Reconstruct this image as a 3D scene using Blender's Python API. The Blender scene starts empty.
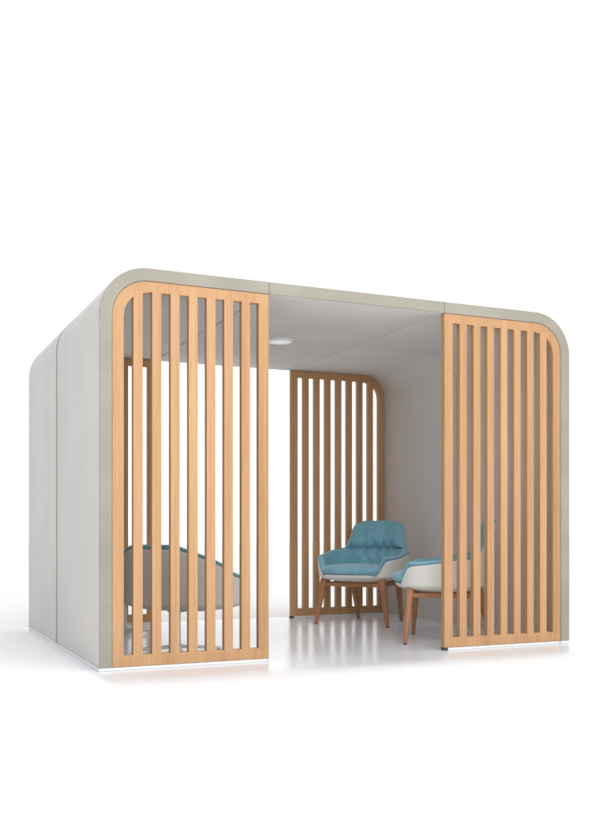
import bpy, bmesh, math, random
from math import sin, cos, pi, radians
from mathutils import noise, Vector
random.seed(4)
S = bpy.context.scene
COL = S.collection

# ------------------------------------------------------------------ dimensions (metres)
W, D, H = 3.308, 2.574, 2.30
T = 0.073            # shell thickness
P = 1.030            # outer edge to free edge of a screen
DM = 1.328           # seam half way through the depth
ZB = 0.018           # height of the base rail
RO, RI = 0.285, 0.212

# ------------------------------------------------------------------ materials
def mat(name):
    m = bpy.data.materials.new(name); m.use_nodes = True
    nt = m.node_tree; b = nt.nodes['Principled BSDF']
    return m, nt, b
def N(nt, t, **kw):
    n = nt.nodes.new(t)
    for k, v in kw.items():
        if k in n.inputs.keys(): n.inputs[k].default_value = v
        else: setattr(n, k, v)
    return n
def bump(nt, b, height, strength, dist):
    n = N(nt, 'ShaderNodeBump', Strength=strength, Distance=dist)
    nt.links.new(height, n.inputs['Height']); nt.links.new(n.outputs[0], b.inputs['Normal'])
    return n
def ramp(nt, fac, stops):
    r = nt.nodes.new('ShaderNodeValToRGB'); e = r.color_ramp.elements
    e[0].position, e[0].color = stops[0][0], (*stops[0][1], 1)
    e[1].position, e[1].color = stops[-1][0], (*stops[-1][1], 1)
    for p, c in stops[1:-1]:
        x = e.new(p); x.color = (*c, 1)
    nt.links.new(fac, r.inputs[0]); return r.outputs[0]

def fabric(name, c, var=0.10, scale=420, bs=0.35, rough=0.92, sheen=0.15, cloud=2.2):
    m, nt, b = mat(name)
    tc = N(nt, 'ShaderNodeTexCoord')
    n1 = N(nt, 'ShaderNodeTexNoise', Scale=scale, Detail=3.0, Roughness=0.7)
    n2 = N(nt, 'ShaderNodeTexNoise', Scale=cloud, Detail=4.0)
    n3 = N(nt, 'ShaderNodeTexNoise', Scale=scale*0.22, Detail=3.0)
    for n in (n1, n2, n3): nt.links.new(tc.outputs['Object'], n.inputs['Vector'])
    a = N(nt, 'ShaderNodeMath', operation='MULTIPLY_ADD'); a.inputs[1].default_value = 0.5
    nt.links.new(n1.outputs[0], a.inputs[0]); nt.links.new(n2.outputs[0], a.inputs[2])
    a2 = N(nt, 'ShaderNodeMath', operation='MULTIPLY_ADD'); a2.inputs[1].default_value = 0.4
    nt.links.new(n3.outputs[0], a2.inputs[0]); nt.links.new(a.outputs[0], a2.inputs[2])
    lo = tuple(x*(1-var) for x in c); hi = tuple(min(1, x*(1+var)) for x in c)
    col = ramp(nt, a2.outputs[0], [(0.65, lo), (0.95, c), (1.25 if False else 1.0, hi)])
    nt.links.new(col, b.inputs['Base Color'])
    b.inputs['Roughness'].default_value = rough
    b.inputs['Sheen Weight'].default_value = sheen
    b.inputs['Specular IOR Level'].default_value = 0.2
    bump(nt, b, n1.outputs[0], bs, 0.0015)
    return m

def wood(name, lo, mid, hi, axis='Z', rough=0.5, sx=70, boards=False):
    m, nt, b = mat(name)
    tc = N(nt, 'ShaderNodeTexCoord')
    mp = N(nt, 'ShaderNodeMapping')
    mp.inputs['Scale'].default_value = (sx, sx, 1.6) if axis == 'Z' else (1.6, sx, sx)
    nt.links.new(tc.outputs['Object'], mp.inputs[0])
    n1 = N(nt, 'ShaderNodeTexNoise', Scale=1.0, Detail=6.0, Roughness=0.65, Distortion=0.6)
    nt.links.new(mp.outputs[0], n1.inputs['Vector'])
    mp2 = N(nt, 'ShaderNodeMapping')
    mp2.inputs['Scale'].default_value = (sx*4.2, sx*4.2, 9) if axis == 'Z' else (9, sx*4.2, sx*4.2)
    nt.links.new(tc.outputs['Object'], mp2.inputs[0])
    n2 = N(nt, 'ShaderNodeTexNoise', Scale=1.0, Detail=3.0)
    nt.links.new(mp2.outputs[0], n2.inputs['Vector'])
    mp3 = N(nt, 'ShaderNodeMapping'); mp3.inputs['Scale'].default_value = (7, 7, .35)
    nt.links.new(tc.outputs['Object'], mp3.inputs[0])
    n3 = N(nt, 'ShaderNodeTexNoise', Scale=1.0, Detail=2.0)
    nt.links.new(mp3.outputs[0], n3.inputs['Vector'])
    a = N(nt, 'ShaderNodeMath', operation='MULTIPLY_ADD'); a.inputs[1].default_value = 0.45
    nt.links.new(n2.outputs[0], a.inputs[0]); nt.links.new(n1.outputs[0], a.inputs[2])
    a2 = N(nt, 'ShaderNodeMath', operation='MULTIPLY_ADD'); a2.inputs[1].default_value = 0.6
    nt.links.new(n3.outputs[0], a2.inputs[0]); nt.links.new(a.outputs[0], a2.inputs[2])
    sc = N(nt, 'ShaderNodeMath', operation='MULTIPLY'); sc.inputs[1].default_value = 0.5
    nt.links.new(a2.outputs[0], sc.inputs[0])
    fac = sc.outputs[0]
    if boards:      # each slat is cut from another board
        sp = N(nt, 'ShaderNodeSeparateXYZ'); nt.links.new(tc.outputs['Object'], sp.inputs[0])
        q = N(nt, 'ShaderNodeMath', operation='ADD'); q.inputs[1].default_value = 0.1098-0.0929; nt.links.new(sp.outputs[0], q.inputs[0])
        q2 = N(nt, 'ShaderNodeMath', operation='DIVIDE'); q2.inputs[1].default_value = 0.1098; nt.links.new(q.outputs[0], q2.inputs[0])
        q3 = N(nt, 'ShaderNodeMath', operation='FLOOR'); nt.links.new(q2.outputs[0], q3.inputs[0])
        oi = N(nt, 'ShaderNodeObjectInfo')
        q4 = N(nt, 'ShaderNodeMath', operation='MULTIPLY_ADD'); q4.inputs[1].default_value = 37.0
        nt.links.new(oi.outputs['Random'], q4.inputs[0]); nt.links.new(q3.outputs[0], q4.inputs[2])
        wn_ = N(nt, 'ShaderNodeTexWhiteNoise', noise_dimensions='1D'); nt.links.new(q4.outputs[0], wn_.inputs['W'])
        zr = N(nt, 'ShaderNodeMath', operation='COMPARE'); zr.inputs[1].default_value = 1.10; zr.inputs[2].default_value = 1.045; nt.links.new(sp.outputs[2], zr.inputs[0])
        c1 = N(nt, 'ShaderNodeMath', operation='SUBTRACT'); c1.inputs[1].default_value = 0.5; nt.links.new(wn_.outputs['Value'], c1.inputs[0])
        c2 = N(nt, 'ShaderNodeMath', operation='MULTIPLY'); nt.links.new(c1.outputs[0], c2.inputs[0]); nt.links.new(zr.outputs[0], c2.inputs[1])
        c3 = N(nt, 'ShaderNodeMath', operation='MULTIPLY_ADD'); c3.inputs[1].default_value = 0.11
        nt.links.new(c2.outputs[0], c3.inputs[0]); nt.links.new(sc.outputs[0], c3.inputs[2]); fac = c3.outputs[0]
    col = ramp(nt, fac, [(0.38, lo), (0.51, mid), (0.66, hi)])
    nt.links.new(col, b.inputs['Base Color'])
    b.inputs['Roughness'].default_value = rough
    b.inputs['Specular IOR Level'].default_value = 0.35
    bump(nt, b, a.outputs[0], 0.25, 0.0008)
    return m

def plain(name, c, rough=0.4, metal=0.0, spec=0.5):
    m, nt, b = mat(name)
    tc = N(nt, 'ShaderNodeTexCoord')
    n = N(nt, 'ShaderNodeTexNoise', Scale=35.0, Detail=4.0)
    nt.links.new(tc.outputs['Object'], n.inputs['Vector'])
    col = ramp(nt, n.outputs[0], [(0.3, tuple(x*.94 for x in c)), (0.7, tuple(min(1, x*1.03) for x in c))])
    nt.links.new(col, b.inputs['Base Color'])
    b.inputs['Roughness'].default_value = rough; b.inputs['Metallic'].default_value = metal
    b.inputs['Specular IOR Level'].default_value = spec
    return m

M = {
 'wall':   fabric('grey_wall_fabric', (0.685, 0.666, 0.644), var=0.03, scale=380, bs=0.5),
 'trim':   fabric('sage_edge_felt', (0.318, 0.303, 0.255), var=0.09, scale=330, bs=0.5),
 'core':   plain('seam_backing', (0.10, 0.095, 0.09), 0.9, spec=.1),
 'wood':   wood('beech_veneer', (0.405, 0.220, 0.102), (0.492, 0.278, 0.136), (0.56, 0.343, 0.178), boards=True),
 'leg':    wood('stained_beech', (0.27, 0.12, 0.055), (0.37, 0.175, 0.085), (0.46, 0.24, 0.125), sx=50, rough=.45),
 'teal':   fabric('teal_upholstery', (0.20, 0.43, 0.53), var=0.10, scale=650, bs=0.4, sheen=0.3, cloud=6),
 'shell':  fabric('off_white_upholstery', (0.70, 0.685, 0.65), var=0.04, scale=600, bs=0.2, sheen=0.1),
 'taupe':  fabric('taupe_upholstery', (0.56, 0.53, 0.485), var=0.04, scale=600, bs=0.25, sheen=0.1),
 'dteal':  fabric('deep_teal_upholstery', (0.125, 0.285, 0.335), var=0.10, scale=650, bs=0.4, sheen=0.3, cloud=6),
 'seam':   plain('seam_shade_strip', (0.20, 0.205, 0.18), 0.9, spec=.1),  # dark tone stands in for shade inside the wall seam
 'white':  plain('white_powder_coat', (0.82, 0.83, 0.84), 0.35),
 'metal':  plain('light_grey_metal', (0.66, 0.67, 0.67), 0.4, 0.0),
 'black':  plain('dark_rubber', (0.05, 0.055, 0.07), 0.6),
 'lens':   plain('frosted_lens', (0.52, 0.54, 0.55), 0.3),
 }
M['lens'].node_tree.nodes['Principled BSDF'].inputs['Emission Color'].default_value = (1, .98, .95, 1)
M['lens'].node_tree.nodes['Principled BSDF'].inputs['Emission Strength'].default_value = 0.28
# pale floor: a polished sheet under the pod, satin studio floor around it
m, nt, b = mat('white_studio_floor')
tc = N(nt, 'ShaderNodeTexCoord')
n = N(nt, 'ShaderNodeTexNoise', Scale=1.3, Detail=5.0); nt.links.new(tc.outputs['Object'], n.inputs['Vector'])
sx_ = N(nt, 'ShaderNodeSeparateXYZ'); nt.links.new(tc.outputs['Object'], sx_.inputs[0])
def step(out, a0, a1):
    q = N(nt, 'ShaderNodeMapRange', interpolation_type='SMOOTHSTEP')
    q.inputs['From Min'].default_value = a0; q.inputs['From Max'].default_value = a1
    nt.links.new(out, q.inputs['Value']); return q.outputs[0]
def mul(a_, b_):
    q = N(nt, 'ShaderNodeMath', operation='MULTIPLY'); nt.links.new(a_, q.inputs[0]); nt.links.new(b_, q.inputs[1]); return q.outputs[0]
mask = mul(mul(step(sx_.outputs[0], -0.10, 0.0), step(sx_.outputs[0], W+.15, W)), mul(step(sx_.outputs[1], -0.75, -0.25), step(sx_.outputs[1], D+.085, D+.08)))
def mix(fac, a_, b_):
    q = N(nt, 'ShaderNodeMix', data_type='RGBA'); nt.links.new(fac, q.inputs[0])
    q.inputs[6].default_value = (*a_, 1)
    if isinstance(b_, tuple): q.inputs[7].default_value = (*b_, 1)
    else: nt.links.new(b_, q.inputs[7])
    return q.outputs[2]
gl_ = ramp(nt, n.outputs[0], [(0.3, (.79, .82, .87)), (0.7, (.83, .86, .91))])
nt.links.new(mix(mask, (.90, .90, .90), gl_), b.inputs['Base Color'])
nt.links.new(mix(mask, (.75,)*3, ramp(nt, n.outputs[0], [(0.3, (.17,)*3), (0.7, (.24,)*3)])), b.inputs['Roughness'])
nt.links.new(mix(mask, (.05,)*3, (.5,)*3), b.inputs['Specular IOR Level'])
n2 = N(nt, 'ShaderNodeTexNoise', Scale=9.0, Detail=2.0); nt.links.new(tc.outputs['Object'], n2.inputs['Vector'])
bump(nt, b, n2.outputs[0], 0.04, 0.01)
M['floor'] = m

# ------------------------------------------------------------------ helpers
def link(name, me, m, parent=None, smooth=False):
    o = bpy.data.objects.new(name, me); COL.objects.link(o)
    if m is not None and not me.materials: me.materials.append(m)
    if parent: o.parent = parent
    if smooth:
        for p in me.polygons: p.use_smooth = True
    return o
def empty(name, label, cat, loc=(0, 0, 0), rz=0, group=None):
    o = bpy.data.objects.new(name, None); COL.objects.link(o)
    o.location = loc; o.rotation_euler = (0, 0, rz); o.empty_display_size = .2
    o['label'] = label; o['category'] = cat
    if group: o['group'] = group
    return o
def from_pydata(name, vs, fs, m, parent=None, smooth=False):
    me = bpy.data.meshes.new(name); me.from_pydata(vs, [], fs)
    bm = bmesh.new(); bm.from_mesh(me); bmesh.ops.recalc_face_normals(bm, faces=bm.faces); bm.to_mesh(me); bm.free()
    return link(name, me, m, parent, smooth)
def bevel(o, w, seg=2):
    b = o.modifiers.new('bevel', 'BEVEL'); b.width = w; b.segments = seg; b.limit_method = 'ANGLE'; b.angle_limit = radians(50)
    b.harden_normals = False
def prism(name, pts, y0, y1, m, parent, bev=0.0, smooth=False):
    """outline pts (x, z) extruded along y"""
    n = len(pts)
    vs = [(x, y0, z) for x, z in pts] + [(x, y1, z) for x, z in pts]
    fs = [tuple(range(n)), tuple(range(2*n-1, n-1, -1))] + [(i, (i+1) % n, n+(i+1) % n, n+i) for i in range(n)]
    o = from_pydata(name, vs, fs, m, parent)
    if smooth:
        for p in o.data.polygons:
            if len(p.vertices) == 4: p.use_smooth = True
    if bev: bevel(o, bev)
    return o
def box(name, x0, x1, y0, y1, z0, z1, m, parent, bev=0.0):
    return prism(name, [(x0, z0), (x1, z0), (x1, z1), (x0, z1)], y0, y1, m, parent, bev)
def arc(cx, cz, r, a0, a1, n=20):
    return [(cx+r*cos(radians(a0+(a1-a0)*i/n)), cz+r*sin(radians(a0+(a1-a0)*i/n))) for i in range(n+1)]

# ------------------------------------------------------------------ the setting
fl = from_pydata('floor', [(-30, -25, 0), (35, -25, 0), (35, 45, 0), (-30, 45, 0)], [(0, 1, 2, 3)], M['floor'])
fl['kind'] = 'structure'
# ------------------------------------------------------------------ the pod
pod = empty('meeting_pod', 'large open meeting pod with pale grey rounded shell and beech slatted screens', 'meeting pod')

def side_profile(mirror, off_o=0.0, off_i=0.0, z0=ZB, xe=P):
    """inverted L with rounded corner: outer skin then inner skin"""
    ro, ri = RO-off_o, RI+off_i
    pts = [(off_o, z0)] + arc(RO, H-RO, ro, 180, 90) + [(xe, H-off_o), (xe, H-T+off_i)]
    pts += arc(T+RI, H-T-RI, ri, 90, 180) + [(T-off_i, z0)]
    if mirror: pts = [(W-x, z) for x, z in pts]
    return pts
g = 0.004
for (y0, y1) in ((0.012, DM-g), (DM+g, D-0.012)):
    for mir in (False, True):
        o = prism('wall_panel', side_profile(mir, xe=P-g), y0, y1, M['wall'], pod, 0.005, True)
    box('roof_panel', P+g, W-P-g, y0, y1, H-T, H, M['wall'], pod, 0.005)
# felt edging, front and back
for (y0, y1) in ((0.0, 0.0118), (D-0.0118, D)):
    for mir in (False, True):
        prism('edge_trim', side_profile(mir, xe=P-0.0012), y0, y1, M['trim'], pod, 0.003, True)
    box('edge_trim', P+0.0012, W-P-0.0012, y0, y1, H-T, H, M['trim'], pod, 0.003)
# inner carcass behind the seams
cp = side_profile(False, .012, .012, ZB+.004, W/2)[:-24]
full = [(0.012, ZB+.004)] + arc(RO, H-RO, RO-.012, 180, 90) + arc(W-RO, H-RO, RO-.012, 90, 0) + [(W-.012, ZB+.004), (W-T+.012, ZB+.004)]
full += arc(W-T-RI, H-T-RI, RI+.012, 0, 90) + arc(T+RI, H-T-RI, RI+.012, 90, 180) + [(T-.012, ZB+.004)]
prism('carcass', full, 0.02, D-0.02, M['core'], pod)
# dark strip added over each side wall seam, painting in the groove's shade
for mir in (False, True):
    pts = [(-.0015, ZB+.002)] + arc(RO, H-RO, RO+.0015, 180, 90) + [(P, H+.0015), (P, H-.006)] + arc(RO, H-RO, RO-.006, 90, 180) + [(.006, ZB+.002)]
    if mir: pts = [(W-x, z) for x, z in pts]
    prism('seam_shade_strip', pts, DM-.011, DM+.011, M['seam'], pod, 0.001, True)
# base rails
for x0 in (-0.004, W-T-0.004):
    box('base_rail', x0, x0+T+0.008, -0.001, D+0.001, 0.001, ZB-.0005, M['white'], pod, 0.002)

# slatted screens
F, SL, TOPR, TH = 0.0655, 0.0550, 0.060, 0.040
def make_screen(name, mirror):
    w = P-T-0.003; h = H-T-ZB-0.004
    r = RI-0.003; ri = r-F*.95
    rects = []
    n = 8; inner = w-2*F; gap = (inner-(n-1)*SL)/n
    cu = bpy.data.curves.new(name, 'CURVE'); cu.dimensions = '2D'; cu.fill_mode = 'BOTH'
    def spl(pts):
        s = cu.splines.new('POLY'); s.points.add(len(pts)-1)
        for i, (x, z) in enumerate(pts): s.points[i].co = (x, z, 0, 1)
        s.use_cyclic_u = True
    spl([(0, 0), (w, 0), (w, h)] + arc(r, h-r, r, 90, 180, 24))
    for k in range(n):
        x0 = F+k*(gap+SL); x1 = x0+gap; zt = h-TOPR; z0 = F
        # rounded top following the corner of the frame
        cx, cz, rr = r, h-r, r-F
        top = []
        m_ = 10
        for i in range(m_+1):
            x = x0+(x1-x0)*i/m_
            if x < cx: z = cz+math.sqrt(max(0, rr*rr-(x-cx)**2))
            else: z = zt
            z = min(z, zt)
            top.append((x, z))
        spl([(x1, z0), (x0, z0)] + top)
    cu.extrude = TH/2-0.0015; cu.bevel_depth = 0.0015; cu.bevel_resolution = 1; cu.offset = -0.0015
    tmp = bpy.data.objects.new('tmp', cu); COL.objects.link(tmp)
    dg = bpy.context.evaluated_depsgraph_get()
    me = bpy.data.meshes.new_from_object(tmp.evaluated_get(dg))
    bpy.data.objects.remove(tmp)
    for v in me.vertices:
        x, z, y = v.co
        v.co = ((w-x) if mirror else x, y, z)
    if mirror is False:
        pass
    bm = bmesh.new(); bm.from_mesh(me); bmesh.ops.recalc_face_normals(bm, faces=bm.faces); bm.to_mesh(me); bm.free()
    me.name = name
    me.materials.clear(); me.materials.append(M['wood'])
    for p in me.polygons: p.use_smooth = False
    return me, w
meL, wS = make_screen('slatted_screen_mesh', False)
meR, _ = make_screen('slatted_screen_mesh', True)
def place_screen(me, x, y, foot_x, fm='black'):
    o = link('slatted_screen', me, None, pod)
    o.location = (x, y, ZB+0.001)
    # metal strip under the screen and a foot at its free end
    lo, hi = 0.004, wS-0.004
    s = box('bottom_strip', lo, hi, -TH/2+.003, TH/2-.003, -ZB, -0.002, M['white'], o, 0.001)
    fx0 = foot_x
    f = box('foot', fx0, fx0+(0.030 if fm == 'black' else 0.008), -TH/2-.001, TH/2+.001, -ZB-.0008, -0.0012, M[fm], o, 0.001)
yF, yB = 0.004+TH/2, D-0.004-TH/2
place_screen(meL, T+.002, yF, wS-0.008, 'metal')
place_screen(meR, W-P+.001, yF, -0.002)
place_screen(meL, T+.002, yB, wS-0.028)
place_screen(meR, W-P+.001, yB, -0.002)

# recessed ceiling light
def lathe(name, prof, m, parent, loc=(0, 0, 0), n=48, smooth=True):
    vs, fs = [], []
    for r_, z in prof:
        for i in range(n): vs.append((r_*cos(2*pi*i/n), r_*sin(2*pi*i/n), z))
    for j in range(len(prof)-1):
        for i in range(n): fs.append((j*n+i, j*n+(i+1) % n, (j+1)*n+(i+1) % n, (j+1)*n+i))
    if prof[0][0] > 0: fs.append(tuple(range(n-1, -1, -1)))
    if prof[-1][0] > 0: fs.append(tuple(range((len(prof)-1)*n, len(prof)*n)))
    o = from_pydata(name, vs, fs, m, parent)
    for p in o.data.polygons:
        if len(p.vertices) == 4 and smooth: p.use_smooth = True
    o.location = loc
    return o
zc = H-T
lt = lathe('ceiling_light', [(.070, -.001), (.070, -.010), (.082, -.014), (.100, -.013), (.106, -.008), (.107, .0005)], M['white'], pod, (W/2+.005, DM-.02, zc))
lathe('lens', [(.080, -.0075), (.0805, -.0145), (.076, -.0155)], M['lens'], lt)

# ------------------------------------------------------------------ lounge chairs
def sm(a, b_, x):
    t = max(0, min(1, (x-a)/(b_-a))); return t*t*(3-2*t)
ZBOT, ZK = 0.352, 0.412
STYLE = 'high'
def r0(th):
    c = cos(th)
    return (abs(c/(0.365 if c > 0 else 0.285))**2.9+abs(sin(th)/(0.352 if STYLE == 'high' else 0.392))**2.9)**(-1/2.9)
BX = 0.06            # the body sits forward on its legs
def hrim(th):
    a = abs(math.degrees(th))
    if STYLE == 'high':
        return ZK+0.006 + 0.125*sm(36, 51, a) + 0.045*sm(58, 118, a) + 0.020*sm(116, 131, a) + 0.205*sm(126, 140, a) + 0.027*sm(138, 152, a)
    return ZK+0.006 + 0.125*sm(36, 53, a) + 0.060*sm(60, 110, a) + 0.15*sm(88, 143, a)
def surf(th, s, off=0.0, raise_=0.0):
    """s 0..0.5 bowl under the seat, 0.5..1 the wall up to the rim; off = inward offset"""
    a = abs(math.degrees(th)); R = r0(th); d = (cos(th), sin(th))
    wb = sm(100, 138, a); wa = sm(35, 60, a)*(1-wb)
    if s <= .5:
        ph = s/.5*pi/2
        rho = R*(sin(ph)**0.85); z = ZBOT+(ZK-ZBOT)*(1-cos(ph))
        nx, nz = sin(ph)**2, cos(ph)
    else:
        v = (s-.5)/.5
        z = ZK+(hrim(th)+raise_-ZK)*v; rho = R; nx, nz = 1, 0
    t = max(0, z-ZK)
    rho -= off*nx; z += off*nz
    x, y = rho*d[0], rho*d[1]
    # the back leans and the arms flare
    x -= wb*(0.09*t+0.12*t*t)-BX
    y += (1 if y > 0 else -1)*wa*0.14*t*abs(d[1])
    y *= 1-(-0.05 if STYLE == 'high' else 0.20)*wb*t/0.4
    x += 0.10*wa*t*max(0, d[0])
    return x, y, z
def skin(name, prof, m, parent, disp=None, nth=264):
    """prof: list of (s, off, raise)"""
    vs, fs = [], []
    k = len(prof)
    # finer sampling where the rim rises
    half = []; a_ = 0.0
    while a_ < 180:
        half.append(a_); a_ += 0.45 if (34 < a_ < 54 or 126 < a_ < 143) else 1.5
    angs = [radians(-x) for x in reversed(half[1:])]; angs = [-pi]+angs+[radians(x) for x in half]; nth = len(angs)
    for i in range(nth):
        th = angs[i]
        for (s, off, ra, up) in prof:
            if ra == 'shell': ra = -0.026*math.exp(-((abs(math.degrees(th))-45)/9)**2)
            x, y, z = surf(th, s, off, ra)
            z += up
            if disp: x, y, z = disp(th, s, off, x, y, z)
            vs.append((x, y, z))
    for i in range(nth):
        for j in range(k-1):
            a, b_ = i*k, ((i+1) % nth)*k
            fs.append((a+j, b_+j, b_+j+1, a+j+1))
    return from_pydata(name, vs, fs, m, parent, True)
def fold(th, s, off, x, y, z):
    """tufting seam across the back with gathered folds"""
    if off < 0.02: return x, y, z
    a = abs(math.degrees(th)); wb = sm(92, 135, a); d = (cos(th), sin(th))
    zc_ = 0.632
    yy = y
    dz = z-zc_
    seam = math.exp(-(dz/0.012)**2)
    puff = (1-math.exp(-(dz/0.045)**2))
    g_ = math.exp(-abs(dz)/0.085)*(1-.6*seam)
    ph = yy*62 + 3*noise.noise(Vector((yy*6, z*7, 3.1)))*2 + (1.3 if dz > 0 else 0)
    gather = (abs(sin(ph*.5))**.6-.55)*0.013*g_
    rnd = 0.006*noise.noise(Vector((x*9, y*9, z*11)))+.003*noise.noise(Vector((x*25, y*25, z*20)))
    inward = wb*(0.042*puff-0.028*seam+gather*3.8)+rnd*min(1, (z-.42)*8 if z > .42 else 0)
    # arms: a shallow vertical gather where arm meets back
    inward += 0.006*math.exp(-((a-112)/7)**2)*-1*sm(.42, .5, z)
    return x-inward*d[0], y-inward*d[1], z
def superell(name, cx, cy, cz, a, b_, c, m, parent, e1=.45, e2=.55, nu=72, nv=28, wob=0.004, ang=0.0, tilt=0.0):
    vs, fs = [], []
    def p(v, e): return (1 if v >= 0 else -1)*abs(v)**e
    for j in range(nv+1):
        ph = -pi/2+pi*j/nv
        for i in range(nu):
            t = 2*pi*i/nu
            x = a*p(cos(ph), e1)*p(cos(t), e2); y = b_*p(cos(ph), e1)*p(sin(t), e2); z = c*p(sin(ph), .8)
            if z > 0: z += 0.012*max(0, 1-(x/a)**2)*max(0, 1-(y/b_)**2)
            nz = wob*noise.noise(Vector((x*14+3, y*14, z*9)))+wob*.6*noise.noise(Vector((x*38, y*38, 2)))
            k = 1+nz*2.5
            x, y, z = x*k, y*k, z+nz
            y *= 1-0.06*(1-(x/a))*.5
            vs.append((cx+x, cy+y, cz+z+x*tilt))
    for j in range(nv):
        for i in range(nu): fs.append((j*nu+i, j*nu+(i+1) % nu, (j+1)*nu+(i+1) % nu, (j+1)*nu+i))
    o = from_pydata(name, vs, fs, m, parent, True)
    return o
def beam(name, p0, p1, w0, w1, m, parent, n=16, e=.45, flat0=1.0, flat1=1.0, seg=8, curve=0.0, side=(1, 0, 0)):
    """tapering bar with a rounded-square section from p0 to p1"""
    p0, p1 = Vector(p0), Vector(p1); ax = (p1-p0).normalized()
    u = Vector(side); u = (u-ax*u.dot(ax)).normalized(); v = ax.cross(u)
    vs, fs = [], []
    for j in range(seg+1):
        t = j/seg; c = p0.lerp(p1, t); w = w0+(w1-w0)*t; f_ = flat0+(flat1-flat0)*t
        for i in range(n):
            a = 2*pi*i/n
            cu_, su = (1 if cos(a) >= 0 else -1)*abs(cos(a))**e, (1 if sin(a) >= 0 else -1)*abs(sin(a))**e
            vs.append(tuple(c+u*cu_*w+v*su*w*f_))
    for j in range(seg):
        for i in range(n): fs.append((j*n+i, j*n+(i+1) % n, (j+1)*n+(i+1) % n, (j+1)*n+i))
    fs += [tuple(range(n-1, -1, -1)), tuple(range(seg*n, seg*n+n))]
    o = from_pydata(name, vs, fs, m, parent)
    for p_ in o.data.polygons:
        if len(p_.vertices) == 4: p_.use_smooth = True
    bevel(o, 0.002)
    return o

def make_body(root, dz):
    K = 'shell'
    outer = [(s*.5/9, 0, 0, 0) for s in range(0, 10)] + [(.5+.5*i/14, 0, K, 0) for i in range(1, 15)]
    outer += [(1, .003, K, .004), (1, .008, K, .006), (1, .013, K, .004), (1, .016, K, 0)]
    outer += [(1-.5*i/8, .016, K, 0) for i in range(1, 9)]
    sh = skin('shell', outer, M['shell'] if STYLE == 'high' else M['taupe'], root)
    RA = 0.016
    lin = [(.5+.5*i/14, .017, RA, 0) for i in range(0, 14)]
    lin += [(1-.02, .012, RA, 0), (1, .004, RA, -.004), (1, .002, RA, .004), (1, .008, RA, .013), (1, .020, RA, .018), (1, .034, RA, .016), (1, .046, RA, .007), (1, .051, RA, -.004)]
    lin += [(1-.5*i/60, .052, RA, -.004) for i in range(1, 61)]
    lin += [(.42, .05, 0, 0), (.34, .045, 0, 0)]
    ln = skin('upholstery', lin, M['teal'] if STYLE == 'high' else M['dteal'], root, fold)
    cu = superell('seat_cushion', 0.060+BX, 0, 0.450, 0.330, 0.318, 0.047, M['teal'], root, tilt=0.03, e2=.74)
    # piping round the cushion and the seam across the back
    for o in (sh, ln, cu): o.location.z = dz
    return sh, ln, cu

def make_wood_chair(label, loc, rz, group):
    root = empty('lounge_chair', label, 'armchair', loc, rz, group)
    make_body(root, 0)
    tops = {}
    for (bx, by, tx, ty, w) in ((.330, .325, .300, .262, .027), (.330, -.325, .300, -.262, .027), (-.270, .205, -.16, .215, .025), (-.270, -.205, -.16, -.215, .025)):
        l = beam('leg', (bx, by, .007), (tx, ty, .385), .0135, w, M['leg'], root, side=(1, 0, 0))
        c = beam('glide', (bx-.0008, by-.0008*(1 if by > 0 else -1), .0005), (bx, by, .0075), .011, .012, M['black'], l, seg=1)
    for a, b_ in (((.300, .262), (.300, -.262)), ((.300, .262), (-.175, .214)), ((.300, -.262), (-.175, -.214)), ((-.175, .214), (-.175, -.214))):
        d = Vector((b_[0]-a[0], b_[1]-a[1], 0)).normalized()*.004
        beam('rail', (a[0]+d.x, a[1]+d.y, .338), (b_[0]-d.x, b_[1]-d.y, .338), .017, .017, M['leg'], root, side=(0, 0, 1), flat0=.8, flat1=.8)
    return root
def make_swivel_chair(label, loc, rz, group):
    root = empty('lounge_chair', label, 'armchair', loc, rz, group)
    DZ = -0.084
    global STYLE
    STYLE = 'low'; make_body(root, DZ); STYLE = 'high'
    base = lathe('swivel_base', [(.030, .030), (.045, .034), (.045, .046), (.028, .056), (.026, .16), (.026, ZBOT+DZ-.010), (.06, ZBOT+DZ-.004), (.06, ZBOT+DZ+.006)], M['metal'], root)
    for k in range(4):
        a = radians(45+90*k); c, s_ = cos(a), sin(a)
        ar = beam('foot', (.03*c, .03*s_, .038), (.29*c, .29*s_, .022), .024, .017, M['metal'], base, side=(-s_, c, 0), flat0=.45, flat1=.45)
        gl = lathe('glide', [(.012, .0005), (.014, .004), (.013, .0135)], M['metal'], base, (.278*c, .278*s_, 0), n=16)
    return root
def copy_tree(o, parent=None):
    c = o.copy(); COL.objects.link(c)
    if parent: c.parent = parent
    for ch in list(o.children): copy_tree(ch, c)
    return c

gw = 'teal and white chairs on wooden legs'
gs = 'teal and white chairs on metal swivel bases'
A = make_wood_chair('teal and white wooden legged armchair facing out in front of the rear slatted screen', (2.715, 1.90, 0), radians(-142), gw)
B = copy_tree(A); B.location = (2.672, 0.475, 0); B.rotation_euler.z = radians(144.4)
B['label'] = 'teal and white wooden legged armchair seen side-on half behind the front right screen'
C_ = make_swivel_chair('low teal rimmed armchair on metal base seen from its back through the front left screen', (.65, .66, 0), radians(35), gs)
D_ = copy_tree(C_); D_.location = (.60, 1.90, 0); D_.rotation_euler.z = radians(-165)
D_.scale.z = 0.95
D_['label'] = 'armchair on light metal base almost hidden behind the low chair at the left screen'

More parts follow.
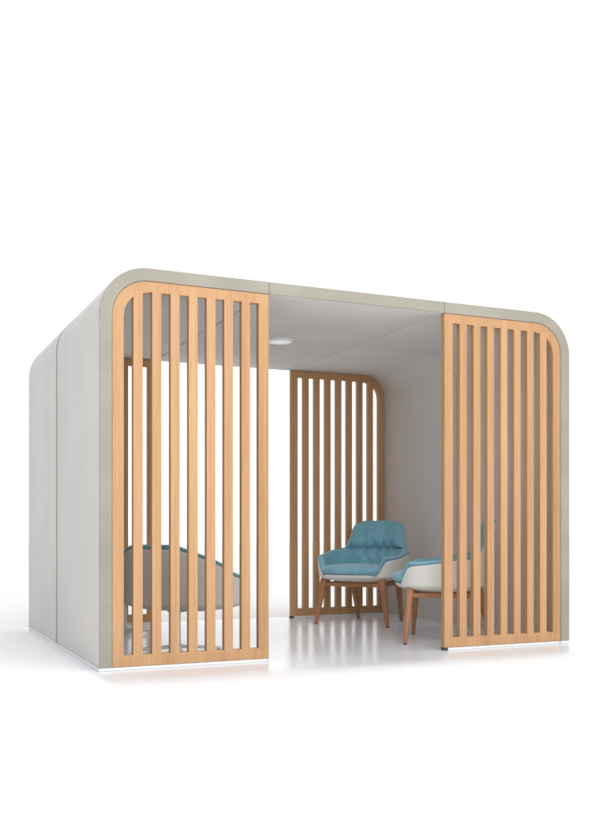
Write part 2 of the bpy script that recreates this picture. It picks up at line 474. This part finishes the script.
# ------------------------------------------------------------------ light
wd = bpy.data.worlds.new('World'); S.world = wd; wd.use_nodes = True
wb_ = wd.node_tree.nodes['Background']; wb_.inputs[0].default_value = (0.985, 0.99, 1.0, 1); wb_.inputs[1].default_value = 1.3
# the studio is dimmer on its left side (direction -x)
wn = wd.node_tree
wtc = wn.nodes.new('ShaderNodeTexCoord'); wsx = wn.nodes.new('ShaderNodeSeparateXYZ'); wn.links.new(wtc.outputs['Generated'], wsx.inputs[0])
wr = wn.nodes.new('ShaderNodeMapRange'); wr.interpolation_type = 'SMOOTHSTEP'
wr.inputs['From Min'].default_value = -0.95; wr.inputs['From Max'].default_value = -0.15
wr.inputs['To Min'].default_value = 0.22*1.3; wr.inputs['To Max'].default_value = 1.3
wn.links.new(wsx.outputs[0], wr.inputs['Value']); wn.links.new(wr.outputs[0], wb_.inputs[1])
def area(name, loc, target, sx, sy, power, col=(1, 1, 1)):
    l = bpy.data.lights.new(name, 'AREA'); l.shape = 'RECTANGLE'; l.size = sx; l.size_y = sy; l.energy = power; l.color = col
    o = bpy.data.objects.new(name, l); COL.objects.link(o); o.location = loc
    o.rotation_euler = (Vector(target)-Vector(loc)).to_track_quat('-Z', 'Y').to_euler()
    return o
area('key_softbox', (1.2, -3.2, 4.6), (1.8, 0, 1.8), 3.5, 1.2, 75, (1, .98, .95))
area('fill_softbox', (-0.6, -8.0, 2.2), (2.2, 1.5, 1.0), 4.5, 3.0, 170, (1, .97, .95))

# ------------------------------------------------------------------ camera
a = 0.4263
cd = bpy.data.cameras.new('camera'); cam = bpy.data.objects.new('camera', cd); COL.objects.link(cam)
cam.location = (-1.1968, -5.4359, 0.8086); cam.rotation_euler = (pi/2, 0, -a)
cd.sensor_fit = 'HORIZONTAL'; cd.sensor_width = 36; cd.lens = 969.68/600*36
cd.shift_x = -5.586/600; cd.shift_y = 108.07/600; cd.clip_end = 500
S.camera = cam
S.render.resolution_x = 731; S.render.resolution_y = 1024
S.view_settings.view_transform = 'Standard'; S.view_settings.look = 'None'
S.view_settings.exposure = 0; S.view_settings.gamma = 1
